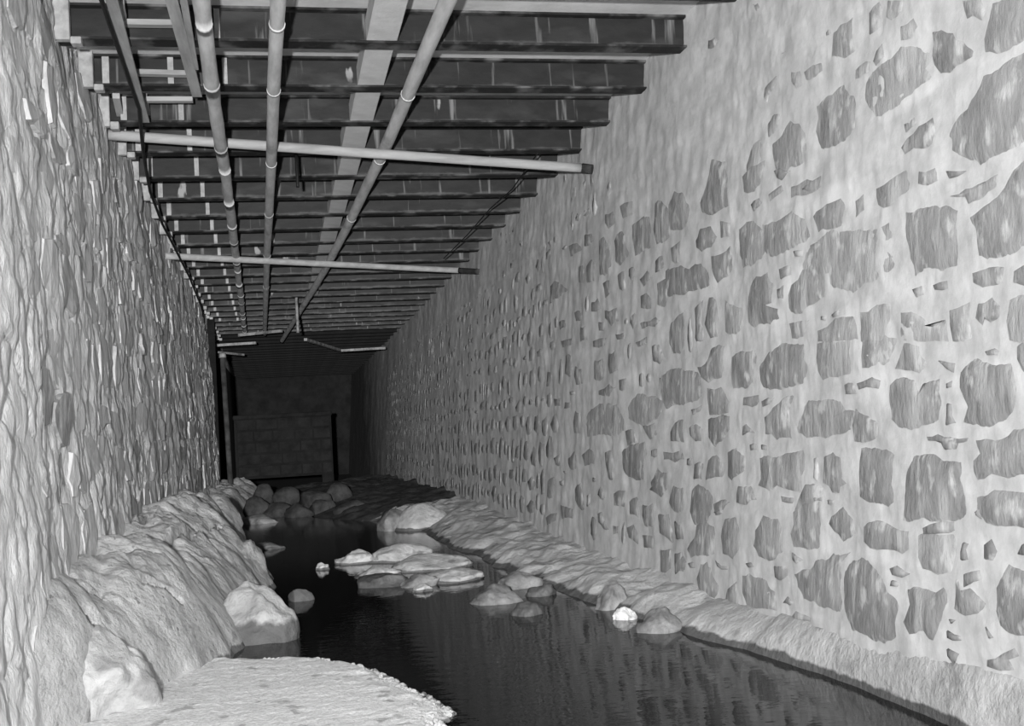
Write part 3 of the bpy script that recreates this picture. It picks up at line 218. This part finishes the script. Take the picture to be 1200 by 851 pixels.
def stone_mesh(poly, base, proud, n_mid=1, edge=.012, jit=.006, tilt=(0, 0), inset=.14, dome=.5, grow=1.0):
    """poly: (y,z) outline; base(y,z,out)->3D point; returns verts, faces"""
    pts = []
    for (a, b) in zip(poly, poly[1:]+poly[:1]):
        pts.append(a); L = math.hypot(b[0]-a[0], b[1]-a[1])
        if L > .07 and len(poly) < 16:
            pts.append(((a[0]+b[0])/2+random.uniform(-1, 1)*min(jit*1.5, L*.09), (a[1]+b[1])/2+random.uniform(-1, 1)*min(jit*1.5, L*.09)))
    cy = sum(p[0] for p in pts)/len(pts); cz = sum(p[1] for p in pts)/len(pts); n = len(pts)
    if grow != 1: pts = [(cy+(p[0]-cy)*grow, cz+(p[1]-cz)*grow) for p in pts]
    sy = max(abs(p[0]-cy) for p in pts); sz = max(abs(p[1]-cz) for p in pts)
    V = []
    for (y, z) in pts: V.append(base(y, z, -edge))
    for (y, z) in pts:
        y2 = y+(cy-y)*inset; z2 = z+(cz-z)*inset
        V.append(base(y2, z2, proud + tilt[0]*(y2-cy)/max(sy, .01) + tilt[1]*(z2-cz)/max(sz, .01) + random.uniform(-.15, .15)*proud))
    V.append(base(cy, cz, proud*(1+dome)))
    F = []
    for i in range(n):
        j = (i+1) % n; F += [(i, j, n+j, n+i), (n+i, n+j, 2*n)]
    return V, F
def base_r(y, z, o): return (xr(z)-disp_r(y, z)-o, y, z)
def base_l(y, z, o): return (xl(y, z)+disp_l(y, z)+o, y, z)
def add_stones(lst, parent, limit, flip, smooth=True):
    """lst of (size key, verts, faces, tone); the largest become parts, the rest one stuff mesh"""
    lst.sort(key=lambda s: -s[0])
    for (k, V, F, tone) in lst[:limit]:
        F = [f[::-1] for f in F] if flip else F
        pyobj('stone', V, F, STONES[stone_mat(tone)], parent, smooth=smooth)
    rest = lst[limit:]
    if rest:
        VV = []; FF = []; MI = []
        for (k, V, F, tone) in rest:
            b = len(VV); VV += V; FF += [tuple(i+b for i in (f[::-1] if flip else f)) for f in F]; MI += [stone_mat(tone)]*len(F)
        o = pyobj('small_stones', VV, FF, STONES, parent, smooth=smooth, kind='stuff'); o.data.polygons.foreach_set('material_index', MI)
def rand_poly(y0, y1, z0, z1, n=9, pw=.35):
    cy = (y0+y1)/2; cz = (z0+z1)/2; ry = (y1-y0)/2; rz = (z1-z0)/2; out = []
    a0 = random.random()*6.28
    for k in range(n):
        a = a0 + 2*math.pi*(k+random.uniform(-.3, .3))/n; c, s = math.cos(a), math.sin(a)
        q = 1/max(abs(c), abs(s))**(1-pw); r = random.uniform(.82, 1.0)*min(q, 1.3)
        out.append((cy+ry*c*r, cz+rz*s*r))
    return out
lst = []; boxes = []
for tone, q in RIGHT_STONES:
    poly = [(q[i], q[i+1]) for i in range(0, len(q), 2)]
    if sum(a[0]*b[1]-b[0]*a[1] for a, b in zip(poly, poly[1:]+poly[:1])) < 0: poly.reverse()
    y0 = min(p[0] for p in poly); y1 = max(p[0] for p in poly); z0 = min(p[1] for p in poly); z1 = max(p[1] for p in poly)
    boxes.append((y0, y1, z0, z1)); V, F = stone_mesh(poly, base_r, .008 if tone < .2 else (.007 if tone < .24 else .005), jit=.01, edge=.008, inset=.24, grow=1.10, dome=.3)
    lst.append(((y1-y0)*(z1-z0)/((y0+y1)/2)**3, V, F, tone*.95))
def clear(y0, y1, z0, z1, g=.01): return not any(a-g < y1 and b+g > y0 and d-g < z1 and e+g > z0 for (a, b, d, e) in boxes)
z = .24
while z < 3.2:
    h = random.uniform(.17, .29); y = 5.6
    while y < 26:
        wd = random.uniform(.12, .40) if y > 7.6 else random.uniform(.10, .24)
        zz0 = z+random.uniform(-.05, .07); zz1 = z+h-random.uniform(-.04, .07); c = (y+wd/2, z+h/2)
        if y < 10 and not clear(y, y+wd, zz0, zz1, 0): 
            y += .07; continue
        ok = random.random() < (.96 if c[1] < 1.5 else .8 if c[1] < 2.3 else .5)
        if y < 7.6 and c[1] > 2.25: ok = False
        if ok:
            poly = rand_poly(y+.012, y+wd-.012, zz0+.012, zz1-.012, n=random.choice((5, 6, 7, 8)), pw=.6)
            if y < 7.6: tone = random.choice((.24, .285, .285))
            elif c[1] < .95: tone = random.choice((.13, .165, .165, .20, .24))
            elif c[1] < 1.7: tone = random.choice((.20, .24, .24, .285))
            else: tone = random.choice((.24, .285, .285, .34))
            V, F = stone_mesh(poly, base_r, (.005 if y < 7.6 else (.008 if c[1] < 1.7 else .006) if y < 12 else .004), jit=.008, edge=.010, inset=.2, grow=1.04, dome=.1); lst.append((wd*h/c[0]**3, V, F, tone))
        y += wd
    z += h
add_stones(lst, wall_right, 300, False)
lst = []; z = .08
while z < 3.3:
    h = random.uniform(.16, .36); y = 3.9 + random.random()*.2
    while y < 19.8:
        wd = random.uniform(.16, .56); c = (y+wd/2, z+h/2)
        hide = c[1] < .5 and c[0] > 5.2
        if not hide and c[0] > 4.75 - .25*(c[1] < 1) and random.random() < .93:
            poly = rand_poly(y+.012, y+wd-.012, z+.012+random.uniform(-.08, .05), z+h-.012+random.uniform(-.06, .08), n=random.choice((6, 7, 8)), pw=.6)
            pr = random.choice((.0, .003, .005, .008, .012, .018)); pr = pr if c[0] > 5.0 else pr*.3
            V, F = stone_mesh(poly, base_l, pr, jit=.014, edge=.018, tilt=(random.uniform(-.002, .012), random.uniform(-.006, .006)), inset=.09, dome=.0)
            tone = random.choice((.20, .285, .34, .34, .40)) if c[1] < 1.5 else random.choice((.285, .34, .40, .40, .40))
            if c[0] < 5: tone = .40
            lst.append((wd*h/c[0]**3, V, F, tone))
        y += wd
    z += h
add_stones(lst, wall_left, 300, True, False)

# ---------------------------------------------------------------- floor, water, far end
box('floor', -2.2, 2.8, -3, 41, -.45, -.25, BED, kind='structure')
pyobj('stream_water', [(-1.3, -1, 0), (2.3, -1, 0), (2.3, 22, 0), (-1.3, 22, 0)], [(0,1,2,3)], WATER, label='still black stream water reflecting the stone wall', category='water', kind='stuff')
box('ceiling', -1.9, 2.8, -1, 41, 3.5, 3.7, SLAB, kind='structure')
box('wall_far', -1.9, 2.8, 41, 41.3, -.3, 3.7, FAR_SHADE, kind='structure')

# ---------------------------------------------------------------- banks (height fields between wall and water's edge)
LW = [(4.45,-.93),(4.7,-.80),(5.2,-.62),(5.7,-.40),(6.14,-.27),(6.6,-.22),(7.6,-.18),(8.5,-.14),(9.2,-.12),(10.06,-.3),(11,-.38),(12.1,-.48),(14,-.56),(16.2,-.62),(17.5,-.5),(22,-.3)]
LH = [(4.45,.30),(4.6,.52),(5,.60),(7,.60),(8,.63),(11,.62),(13,.52),(15,.40),(22,.4)]
SLOTS = [((4.95,.52),(5.0,.68),.05,.012), ((5.25,.25),(5.32,.33),.05,.012), ((6.6,.12),(6.9,.2),.05,.014), ((7.0,.35),(7.6,.48),.06,.014), ((7.6,.12),(7.9,.15),.06,.02), ((7.1,.6),(7.3,.66),.05,.014),
         ((10.4,.3),(10.8,.36),.07,.02), ((11.2,.6),(11.8,.7),.07,.02), ((8.4,.5),(8.8,.58),.06,.015), ((5.6,.55),(5.75,.7),.05,.012)]
def bank_l(y, t):
    x0 = xl(y, .4) - .05; x1 = lerp_pts(LW, y) + .05*ns(y, 1, 1, 1.6) + .03*ns(y, 5, 1, 5)
    h = lerp_pts(LH, y); x = x0 + (x1-x0)*t
    amp = min(1, (x1-x0)/.5)*math.sin(math.pi*min(1, t*1.05+.12))**.6 if t < .84 else .35
    z = h*max(0, 1-t**2.1)**.85 - .06*t**6
    z += amp*(.13*fbm(x, y, 0, 2.0, 4) + .05*max(-.3, min(.3, 2.5*ns(x, y, 7, 1.7))) + .05*(.5-abs(ns(x, y*.7, 3, 4.5)))*1 + .018*fbm(x, y, 5, 13, 3))
    for (a, b, dep, wd) in SLOTS:
        dy, dt = b[0]-a[0], b[1]-a[1]; u = max(0, min(1, ((y-a[0])*dy*.3+(t-a[1])*dt)/(dy*dy*.3+dt*dt)))
        e = math.hypot((y-a[0]-u*dy)*.55, (t-a[1]-u*dt)*(x1-x0))
        if e < wd*1.9: z -= dep*2.6*(1-(e/(wd*1.9))**2)
    return (x, y, z)
def field(name, ys, n, fn, m, **props):
    V = [fn(y, j/n) for y in ys for j in range(n+1)]; F = []
    for i in range(len(ys)-1):
        for j in range(n):
            a = i*(n+1)+j; F.append((a, a+1, a+n+2, a+n+1))
    return pyobj(name, V, F, m, None, smooth=True, **props)
field('bank_left', frange(4.42, 9, .018)[:-1]+frange(9, 13, .03)[:-1]+frange(13, 22, .08), 66, bank_l, ROCK_B, kind='structure', label='pale lumpy rock bank sloping from the left wall to the water')
RW = [(2.3,2.15),(3.56,2.165),(4.2,2.15),(4.96,2.04),(5.27,1.93),(6,1.82),(7.2,1.68),(8.0,1.56),(8.6,1.50),(9.6,1.56),(10.5,1.42),(12.2,1.40),(14,1.2),(15,.62),(16.5,.2),(18,-.1),(22,-.6)]
RH = [(2.3,.25),(3.5,.20),(4.8,.15),(6,.12),(8,.11),(10,.15),(14,.2),(18,.16),(22,.12)]
def bank_r(y, t):
    x0 = xr(.2) + .06; x1 = lerp_pts(RW, y) + min(1, max(0, (y-4.8)/1.5))*(.05*ns(y, 4, 1, 2.2) + .03*ns(y, 8, 1, 6)) + .008*ns(y, 1, 1, 7)
    h = lerp_pts(RH, y); x = x0 + (x1-x0)*t; wd = x0-x1
    rg = min(1, max(.12, (wd-.15)/.4))
    tt = t if y > 4.9 else max(0, (x0-.05-x)/(wd-.05))
    z = h*(1-tt**(2.2 if y > 6 else 1.4 if y < 5 else 1.4+.8*(y-5))) + (.04 if y > 15 else .02)*(1-t) - .05*t**8
    z += rg*min(1, 4*(1-t)+.3)*(.05*fbm(x, y, 0, 2.4, 3) + .035*(.4-abs(ns(x, y, 3, 4))) + .012*fbm(x, y, 5, 12, 3))
    if y > 15: z += .12*max(0, ns(x, y, 8, 1.4))
    return (x, y, z)
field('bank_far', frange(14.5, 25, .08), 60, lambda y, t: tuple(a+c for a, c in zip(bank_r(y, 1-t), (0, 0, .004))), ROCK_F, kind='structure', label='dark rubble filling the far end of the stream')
field('bank_right', frange(2.3, 10, .03)[:-1]+frange(10, 14.6, .05), 44, lambda y, t: bank_r(y, 1-t), ROCK_R, kind='structure', label='pale footing and rubble slope along the foot of the right wall')
SW = [(1.5,.45),(2.5,.50),(4.2,.54),(4.37,.59),(4.64,.53),(4.96,.44),(5.32,.34),(5.61,.14),(5.73,-.19),(5.85,-.45)]
def sand(y, t):
    x0 = -1.1; x1 = lerp_pts(SW, y) + .02*ns(y, 1, 1, 7) + .012*ns(y, 1, 5, 21); x = x0 + (x1-x0)*t; e = max(0, (x1-x))
    e = min(e, (5.86-y)*1.1 + .02)
    z = .055*(1-math.exp(-e/.05)) - .012 + .006*fbm(x, y, 0, 2.5, 3) + .004*fbm(x, y, 2, 22, 2) + max(0, .022*ns(x, y, 5, 11))*math.exp(-e/.14)*2
    if y > 5.8: z -= .06
    return (x, y, z)
field('sand_bar', frange(1.5, 3.6, .06)[:-1]+frange(3.6, 5.88, .014), 90, sand, SAND, kind='structure', label='bright pale sand bar in the foreground at the edge of the water')

# ---------------------------------------------------------------- loose rocks
def rock_at(name, c, rx, ry, rz, m, seed, label, cat='rock', group=None, sink=.25, rot=0, rough=.28, sub=3):
    bm = bmesh.new(); bmesh.ops.create_icosphere(bm, subdivisions=sub, radius=1)
    cr, sr = math.cos(rot), math.sin(rot); rr = random.Random(seed)
    planes = []
    for k in range(9):
        a = k*2*math.pi/9*2.236 + rr.random(); el = rr.uniform(-.2, 1.2); planes.append((Vector((math.cos(a)*math.cos(el), math.sin(a)*math.cos(el), math.sin(el))), rr.uniform(.66, .9)))
    for v in bm.verts:
        p = v.co.copy(); q = Vector((p.x+seed*3.7, p.y, p.z))
        for nrm, dd in planes:
            e = p.dot(nrm)-dd
            if e > 0: p -= nrm*e*.9
        p *= 1.12 + rough*.35*noise.fractal(q*1.3, 1, 2, 4) + .05*noise.noise(q*5)
        x, y = p.x*rx, p.y*ry
        v.co = (x*cr-y*sr, x*sr+y*cr, p.z*rz)
    me = bpy.data.meshes.new(name); bm.to_mesh(me); bm.free(); me.polygons.foreach_set('use_smooth', [True]*len(me.polygons))
    o = link_mesh(name, me, None, [m]); o.location = (c[0], c[1], c[2] + rz*(1-2*sink)*.5); o['label'] = label; o['category'] = cat
    if group: o['group'] = group
    return o
def rock_px(x0, x1, yt, yb, m, seed, label, name='stream_rock', group=None, zb=0, dr=.8, flat=.72, **k):
    pl = at((x0+x1)/2, yb, zb); d = pl.dot(fwd) + 0; d = (pl-Vector((0,0,CAM_Z))+Vector((0,0,CAM_Z))).length
    wd = (x1-x0)*d/FPX/2; ry = wd*dr; hh = max(.03, (yb-yt)*d/FPX - 2*ry*1.1/d*.6)
    rz = hh/.8*flat
    dirv = Vector((pl.x, pl.y, 0)).normalized(); c = pl + dirv*ry*.8
    return rock_at(name, (c.x, c.y, zb), wd, ry, rz, m, seed, label, group=group, sink=.45, **k)
rock_at('boulder', (-.86, 5.02, .06), .24, .32, .33, ROCK_R, 71, 'massive pale boulder bedded in the left bank at the foot of the near wall', sink=.5, rough=.6, sub=5, rot=.4)
rock_at('boulder', (-.70, 11.6, .22), .24, .7, .36, ROCK_B, 75, 'blocky pale boulder crowning the far part of the left bank', sink=.5, rough=.5, sub=4, rot=.1)
rock_at('boulder', (-.36, 8.9, .08), .20, .5, .26, ROCK_B, 79, 'long pale boulder along the water side of the left bank behind the dark-footed one', sink=.5, rough=.6, sub=4, rot=.15)
G = 'rocks breaking the surface of the stream'
rock_px(258, 344, 672, 756, ROCK, 1, 'large pale boulder with dark wet foot jutting from left bank into water', name='boulder', dr=1.0, sub=5, rough=.5, flat=.62, rot=.6)
rock_px(338, 367, 679, 705, ROCK, 2, 'small rounded pale boulder beside the large boulder at left bank', name='boulder', sub=4, flat=.45)
rock_px(396, 440, 643, 661, ROCK_S, 3, 'bright rounded rock at the left end of the midstream rock group', group=G, sub=4, rough=.75)
rock_px(434, 508, 638, 659, ROCK_S, 4, 'long pale hump-backed rock at the back of the midstream group', group=G, sub=4, rough=.75)
rock_px(462, 550, 648, 669, ROCK_S, 5, 'broad flat grey rock in the middle of the midstream group', group=G, sub=4, rough=.75)
rock_px(492, 566, 664, 683, ROCK_S, 6, 'flat pale rock at the right end of the midstream group', group=G, sub=4, rough=.75)
rock_px(414, 474, 663, 677, ROCK_S, 7, 'low pale slab below the bright rounded midstream rock', group=G, sub=4, rough=.75)
rock_px(424, 482, 668, 688, ROCK_D, 8, 'dark wet rock awash in front of the midstream group', group=G, sub=4, rough=.75)
rock_px(484, 506, 685, 694, ROCK_S, 9, 'small pale stone in the water in front of the midstream group', group=G, sub=4, rough=.75)
rock_px(371, 385, 660, 668, ROCK_S, 10, 'tiny pale stone alone in the dark water left of the midstream group', group=G, sub=4, rough=.75)
rock_px(470, 520, 672, 688, ROCK_W, 11, 'grey half-sunk rock between the flat midstream rocks', group=G, sub=4, rough=.75)
G2 = 'rocks at the foot of the right bank'
rock_px(556, 612, 684, 708, ROCK_W, 12, 'flat wet grey rock with pale streaks off the right bank', group=G2, sub=4, rough=.6)
rock_px(584, 636, 669, 690, ROCK_W, 13, 'grey rock leaning on the right bank above the flat wet one', group=G2, sub=4, rough=.6)
rock_px(600, 638, 704, 722, ROCK_D, 14, 'dark rounded rock lowest of the cluster off the right bank', group=G2, sub=4, rough=.6)
rock_px(618, 652, 683, 699, ROCK_D, 15, 'small dark rock at the right end of the cluster off the right bank', group=G2, sub=4, rough=.6)
rock_px(699, 736, 684, 715, ROCK_W, 16, 'grey rounded boulder set in the foot of the right bank', name='boulder', group=G2, sub=4, rough=.6)
rock_px(719, 745, 712, 727, SAND, 17, 'bright white flat stone at the water line below the grey boulder', group=G2, sub=4, rough=.6)
rock_px(745, 800, 715, 742, ROCK_W, 31, 'dark grey jagged rock at the water line right of the white stone', group=G2, sub=4, rough=.6)
rock_px(463, 532, 584, 616, ROCK_R, 18, 'large grey boulder against the far part of the right wall', name='boulder', zb=.05, flat=.6)
rock_px(440, 490, 596, 622, ROCK_W, 19, 'low dark boulder in front of the large far right boulder', name='boulder')
rock_px(284, 326, 603, 614, ROCK_W, 20, 'thin flat slab at the far end of the left bank', name='rock_slab')
rock_px(292, 330, 636, 645, ROCK_D, 21, 'dark low rock in the shadowed water by the left bank', group=G, sub=4, rough=.75)
G3 = 'boulders heaped in the dark far end of the stream'
for k, (x0, x1, a, b) in enumerate([(286,318,580,604),(306,342,588,603),(322,352,571,584),(334,366,590,603),(352,388,572,588),(362,398,584,600),(392,430,585,602),(378,412,566,582),(296,320,566,582)]):
    lb = ['rounded boulder tight in the left corner of the far end', 'low boulder at the water line beside the left corner', 'squat boulder below the left part of the low end wall', 'low wet boulder at the water line in the middle of the far end',
          'squared boulder directly below the low end wall', 'boulder at the water line below the squared one', 'long boulder at the right end of the far heap', 'upper boulder at the right end of the low end wall', 'upper boulder against the left end of the low end wall'][k]
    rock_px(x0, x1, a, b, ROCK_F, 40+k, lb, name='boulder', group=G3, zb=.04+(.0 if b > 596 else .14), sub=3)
# gravel and clods along the edge of the sand, uncountable
VV = []; FF = []
def pebble(x, y, z, r):
    b = len(VV); a0 = random.random()*6
    for k in range(6):
        a = a0+k*math.pi/3; q = r*random.uniform(.75, 1.15); VV.append((x+q*math.cos(a), y+q*math.sin(a), z))
    for k in range(6):
        a = a0+k*math.pi/3+.3; q = r*random.uniform(.45, .7); VV.append((x+q*math.cos(a), y+q*math.sin(a), z+r*random.uniform(.45, .75)))
    VV.append((x, y, z+r*.85))
    for k in range(6):
        j = (k+1) % 6; FF.append((b+k, b+j, b+6+j, b+6+k)); FF.append((b+6+k, b+6+j, b+12))
for k in range(620):
    y = random.uniform(3.8, 5.7); e = abs(random.gauss(0, .12)); x = lerp_pts(SW, y) - e + .01
    pebble(x, y, .0+.03*(1-math.exp(-e/.05)), random.choice((.005, .007, .008, .010, .013, .018)))
pyobj('gravel', VV, FF, ROCK_S, None, kind='stuff', label='loose pale gravel and clods along the edge of the sand bar', category='gravel')

# low wall closing the far end, built of coursed blocks with a drain slot under it
far = pyobj('end_wall', boxv(-1.1, 1.0, 25, 25.5, .30, 1.62), BF, FAR_SHADE, None, kind='structure', label='low dark masonry wall across the far end of the tunnel')
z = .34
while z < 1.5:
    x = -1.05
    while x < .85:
        wd = random.uniform(.3, .5); box('stone', x+.003, min(.98, x+wd)-.003, 24.993, 25.02, z+.006, z+.235, FAR_SHADE2, far, bevel=.015); x += wd
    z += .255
box('coping', -1.12, 1.02, 24.9, 25.5, 1.60, 1.70, FAR_SHADE2, far, bevel=.02)
box('abutment', -1.1, -.85, 24.95, 25.5, -.1, .31, FAR_SHADE, far); box('abutment', .75, 1.0, 24.95, 25.5, -.1, .31, FAR_SHADE, far)

# ---------------------------------------------------------------- ceiling beams
D0, SP = 6.1875, .8028
ords = ['nearest','second','third','fourth','fifth','sixth','seventh','eighth','ninth','tenth','eleventh','twelfth','thirteenth','fourteenth','fifteenth','sixteenth','seventeenth','eighteenth','nineteenth','twentieth']
BW = 2.55
def spacer_v(x0, x1, ya, yb, z0, z1): return boxv(x0, x1, ya, yb, z0, z1)
for n in range(-1, 42):
    y = D0 + n*SP; xl0 = xl(y, 3.4)+.02; k = n+1
    lb = '%s dark steel crossbeam counted from the near end of the ceiling' % ords[k] if k < 20 else 'dark steel crossbeam lost in the unlit far end of the ceiling'
    b = empty('steel_beam', (0, y, 3.3), lb, 'beam', 'steel crossbeams carrying the ceiling'); b['kind'] = 'thing'
    xa = xl0 - .03; xb = xr(3.35) + .01
    jz = random.uniform(-.006, .006)
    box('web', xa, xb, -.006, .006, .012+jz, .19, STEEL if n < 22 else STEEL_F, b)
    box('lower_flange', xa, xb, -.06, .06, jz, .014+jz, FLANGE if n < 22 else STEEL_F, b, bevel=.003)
    box('upper_flange', xa, xb, -.055, .055, .186, .2, FLANGE, b)
    j = random.uniform(-.01, .01)
    if k < 24:
        box('bearing_block', xl0-.03, xl0+.045+j, -.115, -.065, -.03+j, .2, WOOD, b, bevel=.004, label='pale timber block')
        box('wedge', xl0+.045+j, xl0+.10+j, -.10, -.03, -.045+j, .0, WOOD, b, bevel=.004, label='pale timber wedge')
    if k < 20:
        # longitudinal packing timbers fitted to the next beam
        xc = lerp_pts([(5,.64),(10,.60),(17,.50)], y)
        if n < 15: box('packing_timber', xc-.085+random.uniform(-.01, .01), xc+.085, -SP+.012, -.012, .016, .15, SLAB, b, bevel=.004, label='broad whitewashed timber')
        if n >= 1: box('batten', -.60-.010*(n), -.565-.010*n, -.048, -.009, .016, .185, WOOD, b, label='narrow pale batten')
        if n >= 1: box('batten', -.985-.006*n, -.945-.006*n, -.048, -.009, .016, .185, WOOD, b, label='narrow pale batten')
        if n in (-1, 0, 1): box('batten', -.285, -.255, -.048, -.009, .016, .185, WOOD, b, label='narrow pale batten')

# ---------------------------------------------------------------- poles slung under the beams
def P(px, py, z): return at(px, py, z)
def knots_every(L, steps, e=.004, h=.02):
    out = []; s = steps[0]; i = 0
    while s < L: out.append((s, e, h)); i += 1; s += steps[i % len(steps)]
    return out
def extend(pts, s): a, b = Vector(pts[0]), Vector(pts[1]); return [a + (a-b).normalized()*s] + list(pts)
p1 = extend([P(236,0,3.16), P(254,140,3.13), P(266,215,3.16), P(279,320,3.2), P(287,392,3.2)], .8)
t = empty('ceiling_pole', p1[0], 'knobbly pale pole, leftmost of three long poles under the beams', 'pole', 'long poles running down the tunnel under the beams')
def loc(pts): o = Vector(pts[0]); return [Vector(q)-o for q in pts]
tube('shaft', loc(p1), [.042, .040], POLE, t, knots=knots_every(18, [1.1, .9, 1.4, .7, 1.2], .002, .012), bumpy=.14)
p2 = extend([P(326,0,3.14), P(321,100,3.12), P(318,190,3.14), P(313,300,3.2), P(310,392,3.2)], .8)
t = empty('ceiling_pole', p2[0], 'straight pale pole with ring joints, middle of three long poles', 'pole', 'long poles running down the tunnel under the beams')
tube('shaft', loc(p2), [.037, .038], POLE, t, bumpy=.04)
d2 = (p2[1]-p2[0]).normalized()
def ring(parent, pts, px_list, r):
    for (s) in px_list:
        L = 0
        for a, b in zip(pts, pts[1:]):
            l = (b-a).length
            if L + l >= s:
                c = a.lerp(b, (s-L)/l) - pts[0]; d = (b-a).normalized(); tube('ring_joint', [c-d*.014, c+d*.012], r, POLE, parent, seg=14); break
            L += l
ring(t, p2, [1.1, 2.1, 3.9, 5.9, 8.4, 11], .0405)
p3 = extend([P(525,0,3.24), P(453,170,3.24), P(405,270,3.235), P(380,318,3.23), P(330,400,3.22)], .8)
t = empty('ceiling_pole', p3[0], 'long pale pole slanting diagonally leftwards away under the beams', 'pole', 'long poles running down the tunnel under the beams')
tube('shaft', loc(p3), [.044, .042], POLE, t, bumpy=.06)
ring(t, p3, [2.35, 4.0, 6.3, 9.0], .0465)
def endpt(px, py, X):
    d = ray(px, py); k = X/d.x; return Vector((X, d.y*k, CAM_Z+d.z*k))
a = at(127, 158, 3.255); b = endpt(682, 197, 2.33); e = endpt(694, 198.5, 2.40)
t = empty('cross_pole', a, 'pale cross pole with a dark end, nearer of two spanning wall to wall', 'pole', 'poles slung across under the beams')
tube('shaft', [Vector((0,0,0)), (b-a)], .036, POLE_X, t, bumpy=.03); tube('end_plug', [b-a, e-a], .038, ROCK_F, t, label='dark tarred end')
a = at(193, 300, 3.14); b = endpt(538, 317, 2.27); e = endpt(562, 318.5, 2.42)
t = empty('cross_pole', a, 'thinner pale cross pole with a dark end, farther of two spanning wall to wall', 'pole', 'poles slung across under the beams')
tube('shaft', [Vector((0,0,0)), (b-a)], .036, POLE_X, t, bumpy=.03); tube('end_plug', [b-a, e-a], .036, ROCK_F, t, label='dark tarred end')
# timber strips, frames and loose lengths on the left
def plank(name, a, b, w_, h_, m, parent=None, **props):
    a = Vector(a); b = Vector(b); d = (b-a).normalized(); u = d.cross(Vector((0,0,1))).normalized()*w_/2; v = u.normalized().cross(d)*h_/2
    V = [a-u-v, a+u-v, a+u+v, a-u+v, b-u-v, b+u-v, b+u+v, b-u+v]
    return pyobj(name, [tuple(q) for q in V], [(0,1,2,3),(7,6,5,4),(0,4,5,1),(1,5,6,2),(2,6,7,3),(3,7,4,0)], m, parent, **props)
t = empty('batten_ladder', (0, 0, 0), 'ladder-like frame of pale battens between the nearest beams at left', 'frame')
for (A, B) in [((137, 27), (207, 28)), ((154, 85), (231, 87)), ((170, 117), (226, 117))]:
    plank('rung', at(*A, 3.36), at(*B, 3.36), .05, .03, WOOD_X, t)
for (A, B) in [((140, 2), (143, 20)), ((150, 66), (155, 92)), ((168, 112), (172, 132)), ((136, 112), (143, 143))]:
    plank('rail', at(*A, 3.40), at(*B, 3.37), .045, .04, WOOD, t)
o = plank('timber_strip', at(196, -20, 3.27), at(231, 112, 3.27), .06, .02, WOOD); o['label'] = 'dark-edged split lath sloping under the beams left of the knobbly pole'; o['category'] = 'timber'
o = plank('timber_strip', at(212, -20, 3.275), at(229, 80, 3.275), .035, .02, WOOD); o['label'] = 'short narrow lath lying against the right side of the split lath'; o['category'] = 'timber'
o = plank('timber_strip', at(123, -30, 3.24), at(170, 142, 3.24), .055, .02, WOOD); o['label'] = 'long pale lath sloping under the beams near the left wall'; o['category'] = 'timber'
a, b = at(112, -20, 3.2), at(163, 128, 3.2)
pts = [a, b, at(168, 180, 3.19), at(176, 225, 3.17), at(190, 262, 3.12), at(207, 295, 3.1), at(222, 325, 3.13), at(236, 360, 3.15), at(243, 395, 3.2)]
o = tube('cable', pts, .012, DARK, None, seg=8); o['label'] = 'black cable hanging in loops under the beams near the left wall'; o['category'] = 'cable'
a = at(630, 180, 3.27); pts = [a, at(600, 222, 3.22), at(574, 245, 3.20), at(548, 275, 3.18), at(520, 303, 3.17)]
o = tube('cable', pts, .006, DARK, None, seg=8); o['label'] = 'thin dark wire under the beams near the right wall'; o['category'] = 'cable'
hp = at(347, 182, 3.3); hp.y = D0+3*SP; o = tube('hanger_rod', [hp, hp+Vector((0, 0, -.26))], .012, DARK, None, seg=8); o['label'] = 'short dark rod hanging between the middle and slanting poles'; o['category'] = 'rod'
q = at(347, 352, 3.3); q.y = D0+14*SP
o = tube('hanger_rod', [q, q+Vector((0, 0, -.55))], .022, ROCK_W, None, seg=8); o['label'] = 'thick hanging post below the far end of the slanting pole'; o['category'] = 'rod'
# far cross timbers
for (A, B, z_, r, lb) in [((252, 405), (300, 402), 3.05, .05, 'sagging pale timber across the far left corner of the ceiling'), ((280, 393), (330, 388), 3.1, .05, 'pale timber end near the tips of the two straight poles'),
                          ((358, 398), (400, 411), 3.0, .05, 'pale timber sloping down at the far middle of the ceiling'), ((400, 411), (452, 408), 2.95, .05, 'dark timber reaching the right wall at the far end'),
                          ((255, 413), (285, 416), 2.95, .04, 'short low timber stub at the far left corner')]:
    if lb.startswith('dark'): a = at(*A, z_); b = at(*B, z_)
    else: a = at(*A, z_); b = at(*B, z_)
    o = plank('cross_timber', a, b, .06, r, ROCK_W); o['label'] = lb; o['category'] = 'timber'
# downpipe at the far end of the left wall
a = Vector((-1.02, 19.9, 2.62)); t = empty('drainpipe', a, 'tall grey drainpipe at the far end of the left wall', 'pipe')
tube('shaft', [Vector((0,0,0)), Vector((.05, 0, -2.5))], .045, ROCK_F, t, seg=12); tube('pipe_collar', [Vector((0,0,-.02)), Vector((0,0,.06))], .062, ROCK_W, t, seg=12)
